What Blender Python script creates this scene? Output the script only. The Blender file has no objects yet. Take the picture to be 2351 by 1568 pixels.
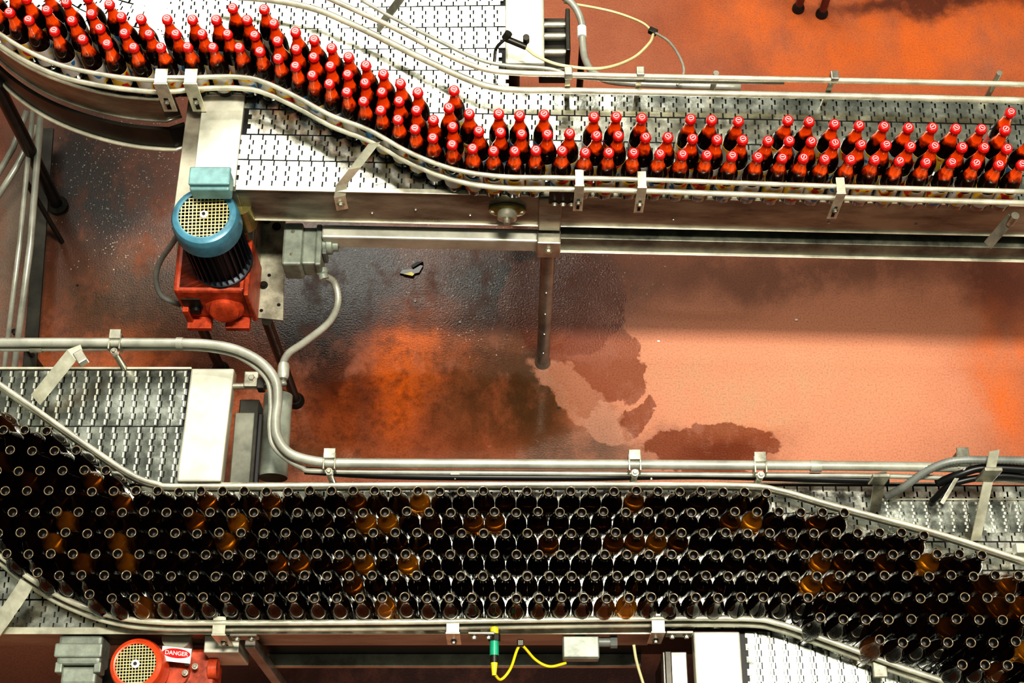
import bpy, math, random
import numpy as np
from mathutils import Vector, Matrix
random.seed(7)
rng=np.random.RandomState(5)

# ------------------------------------------------------------------ camera
F=3400.0; W0,H0=2351.0,1568.0; DEP=math.radians(66); HC=5.18
CD,SD=math.cos(DEP),math.sin(DEP)
def ray(px,py):
    u=(px-W0/2)/F; v=(py-H0/2)/F
    return Vector((u, CD-v*SD, -SD-v*CD))
def P(px,py,z):
    d=ray(px,py); t=(z-HC)/d.z
    return Vector((d.x*t,d.y*t,z))
def Q(px,py,y):
    d=ray(px,py); t=y/d.y
    return Vector((d.x*t,y,HC+d.z*t))
cam_d=bpy.data.cameras.new('camera'); cam=bpy.data.objects.new('camera',cam_d)
bpy.context.collection.objects.link(cam)
cam.location=(0,0,HC); cam.rotation_euler=(math.pi/2-DEP,0,0)
cam_d.sensor_width=36; cam_d.lens=F/W0*36; cam_d.clip_end=200
bpy.context.scene.camera=cam

# ------------------------------------------------------------------ materials
def base_mat(name):
    m=bpy.data.materials.new(name); m.use_nodes=True
    nt=m.node_tree; b=nt.nodes['Principled BSDF']
    return m,nt,b
def mat(name,col,metal=0,rough=.4,noise=0,scale=8,col2=None,bump=0,bscale=60,rvar=0,stretch=(1,1,1),**kw):
    m,nt,b=base_mat(name)
    b.inputs['Metallic'].default_value=metal
    b.inputs['Roughness'].default_value=rough
    b.inputs['Base Color'].default_value=(*col,1)
    g=nt.nodes.new('ShaderNodeNewGeometry')
    mp=nt.nodes.new('ShaderNodeMapping'); mp.inputs['Scale'].default_value=stretch
    nt.links.new(g.outputs['Position'],mp.inputs['Vector'])
    if noise or col2:
        n=nt.nodes.new('ShaderNodeTexNoise'); n.inputs['Scale'].default_value=scale
        n.inputs['Detail'].default_value=6; n.inputs['Roughness'].default_value=.65
        nt.links.new(mp.outputs[0],n.inputs['Vector'])
        r=nt.nodes.new('ShaderNodeValToRGB')
        r.color_ramp.elements[0].position=.36; r.color_ramp.elements[1].position=.64
        c2=col2 or tuple(c*(1-noise) for c in col)
        r.color_ramp.elements[0].color=(*c2,1); r.color_ramp.elements[1].color=(*col,1)
        nt.links.new(n.outputs['Fac'],r.inputs[0]); nt.links.new(r.outputs[0],b.inputs['Base Color'])
        if rvar:
            mr=nt.nodes.new('ShaderNodeMapRange'); mr.inputs['To Min'].default_value=rough-rvar; mr.inputs['To Max'].default_value=rough+rvar
            mr.inputs['From Min'].default_value=.3; mr.inputs['From Max'].default_value=.7
            nt.links.new(n.outputs['Fac'],mr.inputs[0]); nt.links.new(mr.outputs[0],b.inputs['Roughness'])
    if bump:
        n2=nt.nodes.new('ShaderNodeTexNoise'); n2.inputs['Scale'].default_value=bscale; n2.inputs['Detail'].default_value=4
        nt.links.new(mp.outputs[0],n2.inputs['Vector'])
        bp=nt.nodes.new('ShaderNodeBump'); bp.inputs['Strength'].default_value=bump; bp.inputs['Distance'].default_value=.002
        nt.links.new(n2.outputs['Fac'],bp.inputs['Height']); nt.links.new(bp.outputs[0],b.inputs['Normal'])
    for k,v in kw.items():
        b.inputs[k].default_value=v
    return m
STEEL=mat('brushed_steel',(.56,.54,.44),.75,.32,.55,7,rvar=.1,bump=.15,bscale=40)
RAIL=mat('rail_steel',(.86,.83,.66),.55,.26,.4,12)
PLATE=mat('end_plate_steel',(.66,.65,.54),.4,.42,.4,5,bump=.1)
PANEL=mat('side_panel_steel',(.40,.37,.29),.55,.33,.65,4,rvar=.1,stretch=(1,1,3),bump=.1)
LINK=mat('belt_link_steel',(.74,.74,.66),1,.22,.5,14,rvar=.1,bump=.25,bscale=50)
LINKD=mat('belt_slat_steel',(.50,.52,.46),.9,.24,.6,10,rvar=.12,bump=.2,bscale=50)
RIDGE=mat('belt_hinge_steel',(.85,.85,.75),.6,.3,.2,30)
DARK=mat('dark_gap_backing',(.008,.007,.006),.2,.5,.4,6)
DSTEEL=mat('dark_steel',(.055,.05,.04),.6,.4,.5,9)
MSTEEL=mat('leg_steel',(.30,.28,.24),.25,.3,.6,9)
PIPE=mat('conduit_grey',(.46,.46,.39),.3,.35,.35,10)
FLEX=mat('flex_grey',(.20,.21,.19),.1,.45,.3,14)
GREYBOX=mat('cast_grey_paint',(.33,.36,.30),.2,.45,.45,12,bump=.2,bscale=80)
BLUE=mat('blue_motor_paint',(.09,.25,.33),.1,.35,.4,14)
BLUEL=mat('light_blue_paint',(.22,.40,.40),.1,.4,.4,12)
DBLUE=mat('dark_blue_fins',(.012,.02,.03),.3,.4)
RED=mat('red_gearbox_paint',(.62,.10,.035),.05,.4,.65,18,bump=.2,bscale=90)
REDO=mat('orange_red_paint',(.82,.11,.03),.05,.35,.35,14)
CREAM=mat('cream_grille',(.66,.58,.30),.1,.4,.2,40)
WHITE=mat('white_paint',(.8,.8,.76),0,.4,.1,30)
BLACK=mat('black_rubber',(.01,.01,.01),0,.4,.2,30)
YEL=mat('yellow_cable',(.75,.62,.02),0,.4,.2,30)
HOSE=mat('cream_hose',(.70,.66,.38),0,.35,.2,20)
GREEN=mat('green_lens',(.02,.35,.20),0,.3,.2,30)
BRASS=mat('worn_brass',(.35,.30,.12),.8,.35,.4,20)
SIGNRED=mat('sign_red',(.6,.02,.02),0,.4,.1,30)
CAP=mat('red_cap_enamel',(.66,.012,.010),0,.3,.3,60)
CAPMARK=mat('white_cap_mark',(.85,.60,.56),0,.4,.1,60)
LIP=mat('lip_highlight_glass',(.20,.15,.09),0,.1,.6,60,**{'Coat Weight':.6})  # lighter than the bottle glass: rim highlight put into the lip colour
HOLE=mat('bottle_interior',(.004,.002,.001),0,.5,.2,30)
SHARD=mat('shard_glass',(.03,.012,.004),0,.1,.4,30)
def filled_mat():
    m,nt,b=base_mat('filled_amber_glass')
    tc=nt.nodes.new('ShaderNodeTexCoord'); sx=nt.nodes.new('ShaderNodeSeparateXYZ'); nt.links.new(tc.outputs['Object'],sx.inputs[0])
    oi=nt.nodes.new('ShaderNodeObjectInfo')
    mu=nt.nodes.new('ShaderNodeMath'); mu.operation='MULTIPLY'; mu.inputs[1].default_value=20; nt.links.new(oi.outputs['Random'],mu.inputs[0])
    n=nt.nodes.new('ShaderNodeTexNoise'); n.noise_dimensions='4D'; n.inputs['Scale'].default_value=45; nt.links.new(tc.outputs['Object'],n.inputs['Vector']); nt.links.new(mu.outputs[0],n.inputs['W'])
    ma=nt.nodes.new('ShaderNodeMath'); ma.operation='MULTIPLY_ADD'; ma.inputs[1].default_value=.05; nt.links.new(n.outputs['Fac'],ma.inputs[0]); nt.links.new(sx.outputs['Z'],ma.inputs[2])
    mr=nt.nodes.new('ShaderNodeMapRange'); mr.inputs['From Min'].default_value=.11; mr.inputs['From Max'].default_value=.25; nt.links.new(ma.outputs[0],mr.inputs[0])
    r=nt.nodes.new('ShaderNodeValToRGB'); e=r.color_ramp.elements
    e[0].position=.0; e[0].color=(.004,.0015,.001,1); e[1].position=1; e[1].color=(.10,.008,.003,1)
    for p_,c_ in((.52,(.010,.003,.0015)),(.60,(.28,.028,.004)),(.67,(.85,.115,.010)),(.86,(.80,.095,.008))):  # orange neck highlight put into the colour by height
        a=e.new(p_); a.color=(*c_,1)
    nt.links.new(mr.outputs[0],r.inputs[0]); nt.links.new(r.outputs[0],b.inputs['Base Color'])
    b.inputs['Roughness'].default_value=.1
    return m
BODYF=filled_mat()
def label_mat():
    m,nt,b=base_mat('paper_label')
    tc=nt.nodes.new('ShaderNodeTexCoord')
    oi=nt.nodes.new('ShaderNodeObjectInfo')
    n=nt.nodes.new('ShaderNodeTexNoise'); n.noise_dimensions='4D'; n.inputs['Scale'].default_value=22; n.inputs['Detail'].default_value=1
    mu=nt.nodes.new('ShaderNodeMath'); mu.operation='MULTIPLY'; mu.inputs[1].default_value=30
    nt.links.new(oi.outputs['Random'],mu.inputs[0]); nt.links.new(mu.outputs[0],n.inputs['W'])
    nt.links.new(tc.outputs['Object'],n.inputs['Vector'])
    r=nt.nodes.new('ShaderNodeValToRGB'); r.color_ramp.interpolation='CONSTANT'
    e=r.color_ramp.elements; e[0].position=0; e[0].color=(.04,.16,.32,1); e[1].position=.36; e[1].color=(.50,.46,.42,1)
    a=e.new(.53); a.color=(.60,.38,.03,1); a=e.new(.60); a.color=(.45,.03,.03,1)
    nt.links.new(n.outputs['Fac'],r.inputs[0]); nt.links.new(r.outputs[0],b.inputs['Base Color'])
    b.inputs['Roughness'].default_value=.5
    return m
LABEL=label_mat()
def amber_mat():
    m,nt,b=base_mat('empty_amber_glass')
    oi=nt.nodes.new('ShaderNodeObjectInfo')
    r=nt.nodes.new('ShaderNodeValToRGB')
    e=r.color_ramp.elements; e[0].position=0; e[0].color=(.008,.003,.0015,1); e[1].position=1; e[1].color=(.60,.25,.02,1)
    a=e.new(.80); a.color=(.018,.006,.002,1); a=e.new(.93); a.color=(.18,.06,.008,1)  # brighter amber on a few bottles stands in for glints in the glass
    nt.links.new(oi.outputs['Random'],r.inputs[0]); nt.links.new(r.outputs[0],b.inputs['Base Color'])
    b.inputs['Transmission Weight'].default_value=.6; b.inputs['IOR'].default_value=1.45
    b.inputs['Roughness'].default_value=.04
    return m
AMBER=amber_mat()

# ------------------------------------------------------------------ helpers
COL=bpy.context.scene.collection
def empty(name,loc=(0,0,0)):
    e=bpy.data.objects.new(name,None); e.empty_display_size=.05; COL.objects.link(e); e.location=loc
    return e
def add(name,me,parent=None,m=None):
    o=bpy.data.objects.new(name,me); COL.objects.link(o)
    if parent is not None: o.parent=parent
    if m is not None and not me.materials: me.materials.append(m)
    return o
def mesh(name,v,f,parent,m,smooth=False):
    me=bpy.data.meshes.new(name); me.from_pydata([tuple(p) for p in v],[],f); me.update()
    if smooth:
        for p in me.polygons: p.use_smooth=True
    return add(name,me,parent,m)
def bev(o,w=.003,seg=2):
    md=o.modifiers.new('b','BEVEL'); md.width=w; md.segments=seg; md.limit_method='ANGLE'
    return o
def box(parent,name,c,s,m,rot=(0,0,0),bevel=.003):
    hx,hy,hz=s[0]/2,s[1]/2,s[2]/2
    v=[(-hx,-hy,-hz),(hx,-hy,-hz),(hx,hy,-hz),(-hx,hy,-hz),(-hx,-hy,hz),(hx,-hy,hz),(hx,hy,hz),(-hx,hy,hz)]
    f=[(0,3,2,1),(4,5,6,7),(0,1,5,4),(1,2,6,5),(2,3,7,6),(3,0,4,7)]
    o=mesh(name,v,f,parent,m); o.location=c; o.rotation_euler=rot
    if bevel: bev(o,min(bevel,min(s)*.3))
    return o
def prism(parent,name,pts,z0,z1,m,bevel=.002):
    pts=[(p[0],p[1]) for p in pts]
    a=sum(pts[i][0]*pts[(i+1)%len(pts)][1]-pts[(i+1)%len(pts)][0]*pts[i][1] for i in range(len(pts)))
    if a<0: pts=pts[::-1]
    n=len(pts)
    v=[(x,y,z0) for x,y in pts]+[(x,y,z1) for x,y in pts]
    f=[tuple(range(n-1,-1,-1)),tuple(range(n,2*n))]+[(i,(i+1)%n,n+(i+1)%n,n+i) for i in range(n)]
    o=mesh(name,v,f,parent,m)
    if bevel: bev(o,bevel)
    return o
def lathe(prof,seg=28):
    v=[];f=[]
    for (r,z) in prof:
        for i in range(seg):
            a=2*math.pi*i/seg; v.append((r*math.cos(a),r*math.sin(a),z))
    for j in range(len(prof)-1):
        for i in range(seg):
            k=(i+1)%seg
            f.append((j*seg+i,j*seg+k,(j+1)*seg+k,(j+1)*seg+i))
    f.append(tuple(range(seg-1,-1,-1))); L=(len(prof)-1)*seg
    f.append(tuple(range(L,L+seg)))
    return v,f
def lathe_obj(parent,name,prof,loc,m,axis=None,seg=32,smooth=True):
    v,f=lathe(prof,seg); o=mesh(name,v,f,parent,m,smooth)
    o.location=loc
    if axis is not None:
        o.rotation_mode='QUATERNION'; o.rotation_quaternion=Vector((0,0,1)).rotation_difference(Vector(axis))
    md=o.modifiers.new('e','EDGE_SPLIT'); md.split_angle=math.radians(35)
    return o
def cyl(parent,name,p0,p1,r,m,seg=20,r2=None):
    p0=Vector(p0);p1=Vector(p1);L=(p1-p0).length
    return lathe_obj(parent,name,[(r,0),(r if r2 is None else r2,L)],p0,m,(p1-p0),seg)
def smooth_path(pts,n=8):
    pts=[Vector(p) for p in pts]
    if len(pts)<3: return pts
    out=[]
    ext=[2*pts[0]-pts[1]]+pts+[2*pts[-1]-pts[-2]]
    for i in range(1,len(ext)-2):
        a,b,c,d=ext[i-1],ext[i],ext[i+1],ext[i+2]
        for k in range(n):
            t=k/n
            out.append(.5*((2*b)+(c-a)*t+(2*a-5*b+4*c-d)*t*t+(3*b-a-3*c+d)*t**3))
    out.append(pts[-1]); return out
def tube(parent,name,pts,r,m,seg=10,sm=True,ribs=0,flat=1.0):
    p=smooth_path(pts) if sm else [Vector(q) for q in pts]
    if ribs:
        st=ribs/2; res=[p[0]]; tgt=st;run=0
        for i in range(len(p)-1):
            l=(p[i+1]-p[i]).length
            while run+l>=tgt:
                res.append(p[i].lerp(p[i+1],(tgt-run)/max(l,1e-9))); tgt+=st
            run+=l
        p=res
    v=[];f=[];n=len(p)
    for i,c in enumerate(p):
        t=(p[min(i+1,n-1)]-p[max(i-1,0)]).normalized()
        up=Vector((0,0,1)) if abs(t.z)<.95 else Vector((0,1,0))
        s=t.cross(up).normalized(); w=s.cross(t).normalized()
        rr=r*(1.0 if not ribs or i%2 else .86)
        for k in range(seg):
            a=2*math.pi*k/seg
            v.append(c+s*math.cos(a)*rr*flat+w*math.sin(a)*rr)
    for i in range(n-1):
        for k in range(seg):
            k2=(k+1)%seg
            f.append((i*seg+k,(i+1)*seg+k,(i+1)*seg+k2,i*seg+k2))
    f.append(tuple(range(seg))); f.append(tuple(range((n-1)*seg+seg-1,(n-1)*seg-1,-1)))
    return mesh(name,v,f,parent,m,True)
def wall(parent,name,path,z0,z1,th,m):
    p=[Vector((q[0],q[1],0)) for q in path]; n=len(p); v=[];f=[]
    for i,c in enumerate(p):
        t=(p[min(i+1,n-1)]-p[max(i-1,0)]).normalized(); s=Vector((-t.y,t.x,0))*th
        a=c; b=c+s
        v+=[(a.x,a.y,z0),(a.x,a.y,z1),(b.x,b.y,z1),(b.x,b.y,z0)]
    for i in range(n-1):
        for k in range(4):
            f.append((i*4+k,i*4+(k+1)%4,(i+1)*4+(k+1)%4,(i+1)*4+k))
    f.append((3,2,1,0)); L=(n-1)*4; f.append((L,L+1,L+2,L+3))
    return mesh(name,v,f,parent,m)
def strap(parent,name,pts,w,m,th=.004,side=None):
    p=[Vector(q) for q in pts]; n=len(p); v=[];f=[]
    for i,c in enumerate(p):
        t=(p[min(i+1,n-1)]-p[max(i-1,0)]).normalized()
        s=Vector(side).normalized() if side else t.cross(Vector((0,0,1))).normalized()
        nn=s.cross(t).normalized()*th/2; s=s*w/2
        v+=[c-s-nn,c+s-nn,c+s+nn,c-s+nn]
    for i in range(n-1):
        for k in range(4):
            f.append((i*4+k,i*4+(k+1)%4,(i+1)*4+(k+1)%4,(i+1)*4+k))
    f.append((3,2,1,0)); L=(n-1)*4; f.append((L,L+1,L+2,L+3))
    return mesh(name,v,f,parent,m)
def bolt(parent,loc,r=.008,axis=(0,-1,0),m=None,h=.006):
    loc=Vector(loc); ax=Vector(axis)
    lathe_obj(parent,'washer',[(r*1.5,0),(r*1.5,.002)],loc,m or STEEL,ax,16)
    lathe_obj(parent,'bolt_head',[(r,0),(r,h),(r*.8,h+.002)],loc,m or STEEL,ax,6,False)

# ------------------------------------------------------------------ belts
def link_outline(w,p,segs,d,g):
    R=[];L=[]
    for i in range(segs):
        y0=-w/2+g/2+(w-g)*i/segs; y1=-w/2+g/2+(w-g)*(i+1)/segs
        off=d if i%2 else 0
        R+=[(p/2-g/2+off,y0),(p/2-g/2+off,y1)]
        L+=[(-p/2+g/2+off,y0),(-p/2+g/2+off,y1)]
    return R+L[::-1]
def belt(parent,name,strands,w,z,segs=5,p=.0381,m=LINK,d=.010,ridge=False,gap=.0048):
    out=link_outline(w,p,segs,d,gap); n=len(out); V=[];Fc=[]; RV=[];RF=[]
    for path in strands:
        pts=[Vector((q[0],q[1],0)) for q in path]
        run=0;tgt=random.random()*p
        for i in range(len(pts)-1):
            a,b=pts[i],pts[i+1]; l=(b-a).length; t=(b-a).normalized(); s=Vector((-t.y,t.x,0))
            while run+l>=tgt:
                c=a+t*(tgt-run); tgt+=p
                tx=random.gauss(0,.014)+(.05 if ridge else 0); ty=random.gauss(0,.012); k=len(V)
                for (x,y) in out:
                    q=c+t*x+s*y; V.append((q.x,q.y,z+x*tx+y*ty))
                for (x,y) in out:
                    q=c+t*x+s*y; V.append((q.x,q.y,z-.005))
                Fc.append(tuple(range(k,k+n)))
                for j in range(n):
                    j2=(j+1)%n
                    Fc.append((k+j,k+n+j,k+n+j2,k+j2))
                if ridge:
                    for sg in range(segs):
                        y0=-w/2+.003+(w-.006)*sg/segs+.0012; y1=-w/2+.003+(w-.006)*(sg+1)/segs-.0012
                        xo=p/2-.007+(d*.7 if sg%2 else 0); k2=len(RV)
                        for (yy,) in((y0,),(y1,)):
                            for (xx,zz) in((xo-.004,0),(xo-.002,.0035),(xo+.002,.0035),(xo+.004,0)):
                                q=c+t*xx+s*yy; RV.append((q.x,q.y,z+zz))
                        RF+=[(k2+1,k2+2,k2+6,k2+5),(k2,k2+1,k2+5,k2+4),(k2+2,k2+3,k2+7,k2+6),(k2,k2+3,k2+2,k2+1),(k2+4,k2+5,k2+6,k2+7)]
            run+=l
    if ridge: mesh(name+'_hinges',RV,RF,parent,RIDGE)
    return mesh(name,V,Fc,parent,m)
def strands_straight(x0,x1,y0,y1,w):
    n=max(1,int(round((y1-y0)/w))); ww=(y1-y0)/n
    return [[(x0,y0+ww*(i+.5)),(x1,y0+ww*(i+.5))] for i in range(n)],ww

# ================================================================== UPPER CONVEYORS
ZU=1.29
p0=P(545,430,ZU); p1=P(2360,468,ZU)
YU=p0.y
ANG=math.atan2(p1.y-p0.y,p1.x-p0.x)
YM=P(900,212,ZU).y
YB=P(900,-75,ZU).y
conv=empty('conveyor')
piv=Vector((p0.x,YU,0)); Rm=Matrix.Rotation(ANG,3,'Z')
conv.rotation_euler=(0,0,ANG); conv.location=piv-Rm@piv
xL=P(550,330,ZU).x; XR=2.35
s,w=strands_straight(xL,XR,YU+.006,YM+.03,.0825)
belt(conv,'chain_links',s,w,ZU)
prism(conv,'belt_bed',[(xL,YU+.004),(XR,YU+.004),(XR,YM+.03),(xL,YM+.03)],ZU-.03,ZU-.006,DARK,0)
box(conv,'back_edge',(1.1,YM+.035,ZU-.03),(2.4,.01,.06),STEEL)
zb=Q(545,500,YU).z; zg=Q(545,523,YU).z; zl=Q(545,550,YU).z
box(conv,'side_panel',((xL+XR)/2,YU-.001,(ZU+zb)/2-.004),(XR-xL,.006,ZU-zb-.008),PANEL,bevel=.001)
box(conv,'panel_top_lip',((xL+XR)/2,YU+.0,ZU-.002),(XR-xL,.016,.005),RAIL,bevel=.001)
box(conv,'panel_bottom_lip',((xL+XR)/2,YU-.003,zb+.002),(XR-xL,.014,.004),RAIL,bevel=.001)
box(conv,'gap_shade_box',((xL+XR)/2+.1,YU+.2,(zb+zg)/2-.02),(XR-xL-.3,.3,.12),DARK)  # near-black box behind panel and beam, stands in for shade in the gap
xj=Q(1262,500,YU-.02).x
box(conv,'lower_beam',((xj+.03+XR)/2,YU+.01,(zg+zl)/2+.0),(XR-xj-.03,.05,zg-zl),mat('beam_steel',(.20,.20,.15),.3,.4,.8,9))
box(conv,'lower_beam_lip',((xj+.03+XR)/2,YU-.017,zl),(XR-xj-.03,.014,.005),RAIL)
xt0=Q(745,545,YU).x
box(conv,'cross_beam',((xt0+xj)/2,YU-.005,(zg+zl)/2+.005),(xj-xt0,.045,(zg-zl)*.9),PLATE,bevel=.006)
box(conv,'post_bracket_upper',(xj,YU-.012,(ZU+zb)/2-.01),(.07,.012,.19),PANEL)
box(conv,'post_bracket',(xj,YU-.024,(zg+zl)/2+.02),(.075,.05,.10),STEEL,bevel=.004)
bolt(conv,(xj,YU-.050,(zg+zl)/2+.02),.010)
cyl(conv,'leg',(xj,YU-.0,0.02),(xj,YU-.0,zl+.01),.024,MSTEEL)
lathe_obj(conv,'leg_foot',[(.03,0),(.03,.012),(.024,.03)],(xj,YU-.0,0),MSTEEL)
for k in range(4): bolt(conv,(xj,YU-.024,.15+.17*k),.003,h=.002)
def bearing(par,c):
    lathe_obj(par,'bearing_flange',[(.05,0),(.05,.008),(.035,.014)],c+Vector((0,-.004,0)),BRASS,(0,-1,0),32).scale=(1.15,.75,1)
    lathe_obj(par,'bearing_hub',[(.03,0),(.03,.03),(.022,.036),(.010,.036),(.010,.05)],c+Vector((0,-.006,0)),STEEL,(0,-1,0),24)
    for sx in(-1,1): bolt(par,c+Vector((sx*.045,-.012,0)),.008)
bx=Q(1165,462,YU)
bearing(conv,Vector((bx.x,YU-.004,bx.z)))
for px,py in((855,480),(955,470),(1080,480),(1545,480),(1900,480),(2100,480)):
    q=Q(px,py,YU); bolt(conv,(q.x,YU-.004,q.z),.0035,h=.002)
q=Q(1295,420,YU-.03)
box(conv,'rail_splice_plate',(q.x,YU-.028,ZU+.03),(.085,.006,.075),DSTEEL)
for dx in(-.025,0,.025): bolt(conv,(q.x+dx,YU-.034,ZU-.0),.006)
e0=P(462,215,ZU);e1=P(558,215,ZU);e2=P(545,405,ZU);e3=P(445,405,ZU)
prism(conv,'end_cover_plate',[e0,e1,Vector((xL-.002,YU,0)),Vector((e3.x,YU,0))],ZU-.02,ZU+.006,PLATE)
prism(conv,'end_side_guard',[(e3.x-.06,YU-.12),(e3.x-.005,YU-.12),(e3.x-.003,YM+.02),(e3.x-.06,YM+.02)],ZU-.16,ZU-.04,PANEL)
box(conv,'end_front_face',((e3.x+xL)/2,YU-.001,ZU-.10),(xL-e3.x,.006,.17),PANEL)
strap(conv,'guide_strap',[P(858,322,ZU+.14),P(815,380,ZU+.08),P(785,418,ZU+.02),Vector((P(778,450,ZU).x,YU-.012,ZU-.02)),Vector((P(778,450,ZU).x,YU-.012,ZU-.10))],.036,RAIL,side=(1,.25,0))
bolt(conv,(P(778,450,ZU).x,YU-.016,ZU-.06),.008)

infeed=empty('conveyor')
fp=[P(-150,-60,ZU),P(-60,40,ZU),P(0,100,ZU),P(80,152,ZU),P(170,188,ZU),P(270,212,ZU),P(380,222,ZU)]
fp=[Vector((p.x,p.y,0)) for p in fp]; fpS=smooth_path(fp,6)
xI=P(1160,100,ZU).x
fpS=fpS[:-1]+[Vector((fpS[-1].x+.02,YM+.004,0))]
def offs(path,d):
    o=[]
    for i,c in enumerate(path):
        t=(path[min(i+1,len(path)-1)]-path[max(i-1,0)]).normalized()
        o.append(c+Vector((-t.y,t.x,0))*d)
    return o
nst=int((YB-YM)/.0825)
strs=[]
for i in range(nst):
    d=.0825*(i+.5)
    strs.append(offs(fpS,d)+[Vector((xI,YM+d,0))])
belt(infeed,'chain_links',strs,.0825,ZU-.001)
bed=[Vector((p.x,p.y,0)) for p in fpS]+[Vector((xI,YM,0)),Vector((xI,YB,0)),Vector((-2.3,YB,0))]
prism(infeed,'belt_bed',bed,ZU-.03,ZU-.008,DARK,0)
lip=offs(fpS,-.004)
wall(infeed,'curved_side_panel',lip,ZU-.12,ZU-.002,-.005,PANEL)
wall(infeed,'curved_lower_frame',offs(fpS,-.03),ZU-.26,ZU-.15,.012,DSTEEL)
tube(infeed,'curved_lower_rail',[Vector((p.x,p.y,ZU-.26)) for p in offs(fpS,-.036)],.007,RAIL,sm=False)
tube(infeed,'curved_mid_rail',[Vector((p.x,p.y,ZU-.125)) for p in offs(fpS,-.012)],.005,STEEL,sm=False)
tube(infeed,'curved_top_lip',[Vector((p.x,p.y,ZU)) for p in offs(fpS,-.012)],.006,RAIL,sm=False)
xe=P(1250,100,ZU).x
prism(infeed,'end_cover_plate',[(xI,YM+.10),(xe,YM+.10),(xe,YB),(xI,YB)],ZU-.05,ZU+.012,PLATE,.008)
for k,py in enumerate((62,88,125)):
    q=P(1250,py,ZU-.06); cyl(infeed,'shaft',(xe-.02,q.y,ZU-.05),(xe+.08,q.y,ZU-.05),.012,STEEL)
box(infeed,'end_bracket',(xe+.075,P(1300,90,ZU-.05).y,ZU-.05),(.014,.16,.11),DSTEEL)
box(infeed,'end_underbox',(xe+.03,P(1280,100,ZU-.1).y,ZU-.14),(.09,.2,.08),DSTEEL)
strap(infeed,'guide_strap',[P(925,-10,ZU+.16),P(868,66,ZU+.02)],.034,STEEL)
cyl(infeed,'leg',(xe-.1,YM+.3,0),(xe-.1,YM+.3,ZU-.03),.024,DSTEEL)
ql=P(135,475,0.0)
cyl(infeed,'splayed_leg',(ql.x,ql.y,.02),P(-10,190,ZU-.25),.024,DSTEEL)
lathe_obj(infeed,'splayed_leg_foot',[(.04,0),(.04,.02),(.026,.035)],(ql.x,ql.y,0),DSTEEL)

rails=empty('guide_rails')
def rpath(pts,z): return [P(x,y,z) for x,y in pts]
FR=[(-40,50),(0,78),(60,115),(140,150),(240,172),(340,184),(400,184),(450,178),(540,176),(600,186),(680,222),(760,265),(850,300),(940,350),(1040,388),(1150,405),(1290,408),(1500,413),(1900,427),(2360,440)]
tube(rails,'front_upper_rail',rpath(FR,ZU+.15),.0075,RAIL)
tube(rails,'front_lower_rail',rpath([(x+(4 if 560<x<1100 else 0),y+26) for x,y in FR],ZU+.095),.0085,RAIL)
BR1=[(730,-15),(830,30),(900,62),(1000,113),(1090,152),(1160,166),(1300,171),(1600,178),(2000,186),(2360,194)]
BR2=[(480,-12),(620,0),(720,20),(800,52),(880,90),(960,130),(1050,172),(1120,198),(1190,207),(1300,208),(1600,214),(2000,222),(2360,231)]
tube(rails,'back_upper_rail',rpath(BR1,ZU+.15),.0085,RAIL)
tube(rails,'back_lower_rail',rpath(BR2,ZU+.06),.0105,RAIL)
tube(rails,'back_outer_rail',rpath([(830,0),(900,40),(1000,90),(1090,133),(1160,150),(1260,158),(1380,182),(1800,190)],ZU+.12),.006,PIPE)
for px,py in((1470,165),(1915,175),(1305,165)):
    q=P(px,py+8,ZU+.15); box(rails,'rail_clamp',q+Vector((0,.006,.004)),(.024,.03,.03),STEEL)
    r=P(px,py+45,ZU+.06); strap(rails,'rail_hanger',[q+Vector((0,.014,0)),Vector((q.x,r.y+.012,ZU+.05)),Vector((q.x,r.y+.014,ZU-.02))],.016,STEEL,side=(1,0,0))
for px in (1640,2285):
    q=P(px,195,ZU+.05); cyl(rails,'rail_standoff',(q.x,q.y+.01,ZU-.05),(q.x,q.y+.01,ZU+.10),.009,STEEL)
def bracket(par,px,py,zt,w=.034,h=.11,out=.0):
    q=P(px,py,zt)
    box(par,'bracket_arm',q+Vector((0,.0,.012)),(w*.9,.05,.005),RAIL,bevel=.001)
    box(par,'bracket_plate',q+Vector((0,-.026,-h/2+.012)),(w,.005,h),RAIL,bevel=.001)
    box(par,'bracket_slot',q+Vector((0,-.0292,-h*.62)),(w*.3,.002,h*.4),DARK,bevel=.0005)
    bolt(par,q+Vector((0,-.030,-h*.55)),.0065)
for px,py in((1330,412),(1473,416),(1928,430)): bracket(rails,px,py,ZU+.15,.028,.15)
for px,py in((372,180),(440,180)): bracket(rails,px,py,ZU+.155,.042,.15)
q=P(405,178,ZU+.16); box(rails,'bracket_bridge',q,(.10,.012,.012),RAIL)
q=P(2340,455,ZU+.10)
cyl(rails,'clamp_knob',q+Vector((0,-.03,-.10)),q+Vector((0,-.03,-.05)),.012,STEEL); strap(rails,'clamp_arm',[q+Vector((0,-.02,-.08)),q+Vector((-.04,-.05,-.2))],.03,STEEL)

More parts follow.
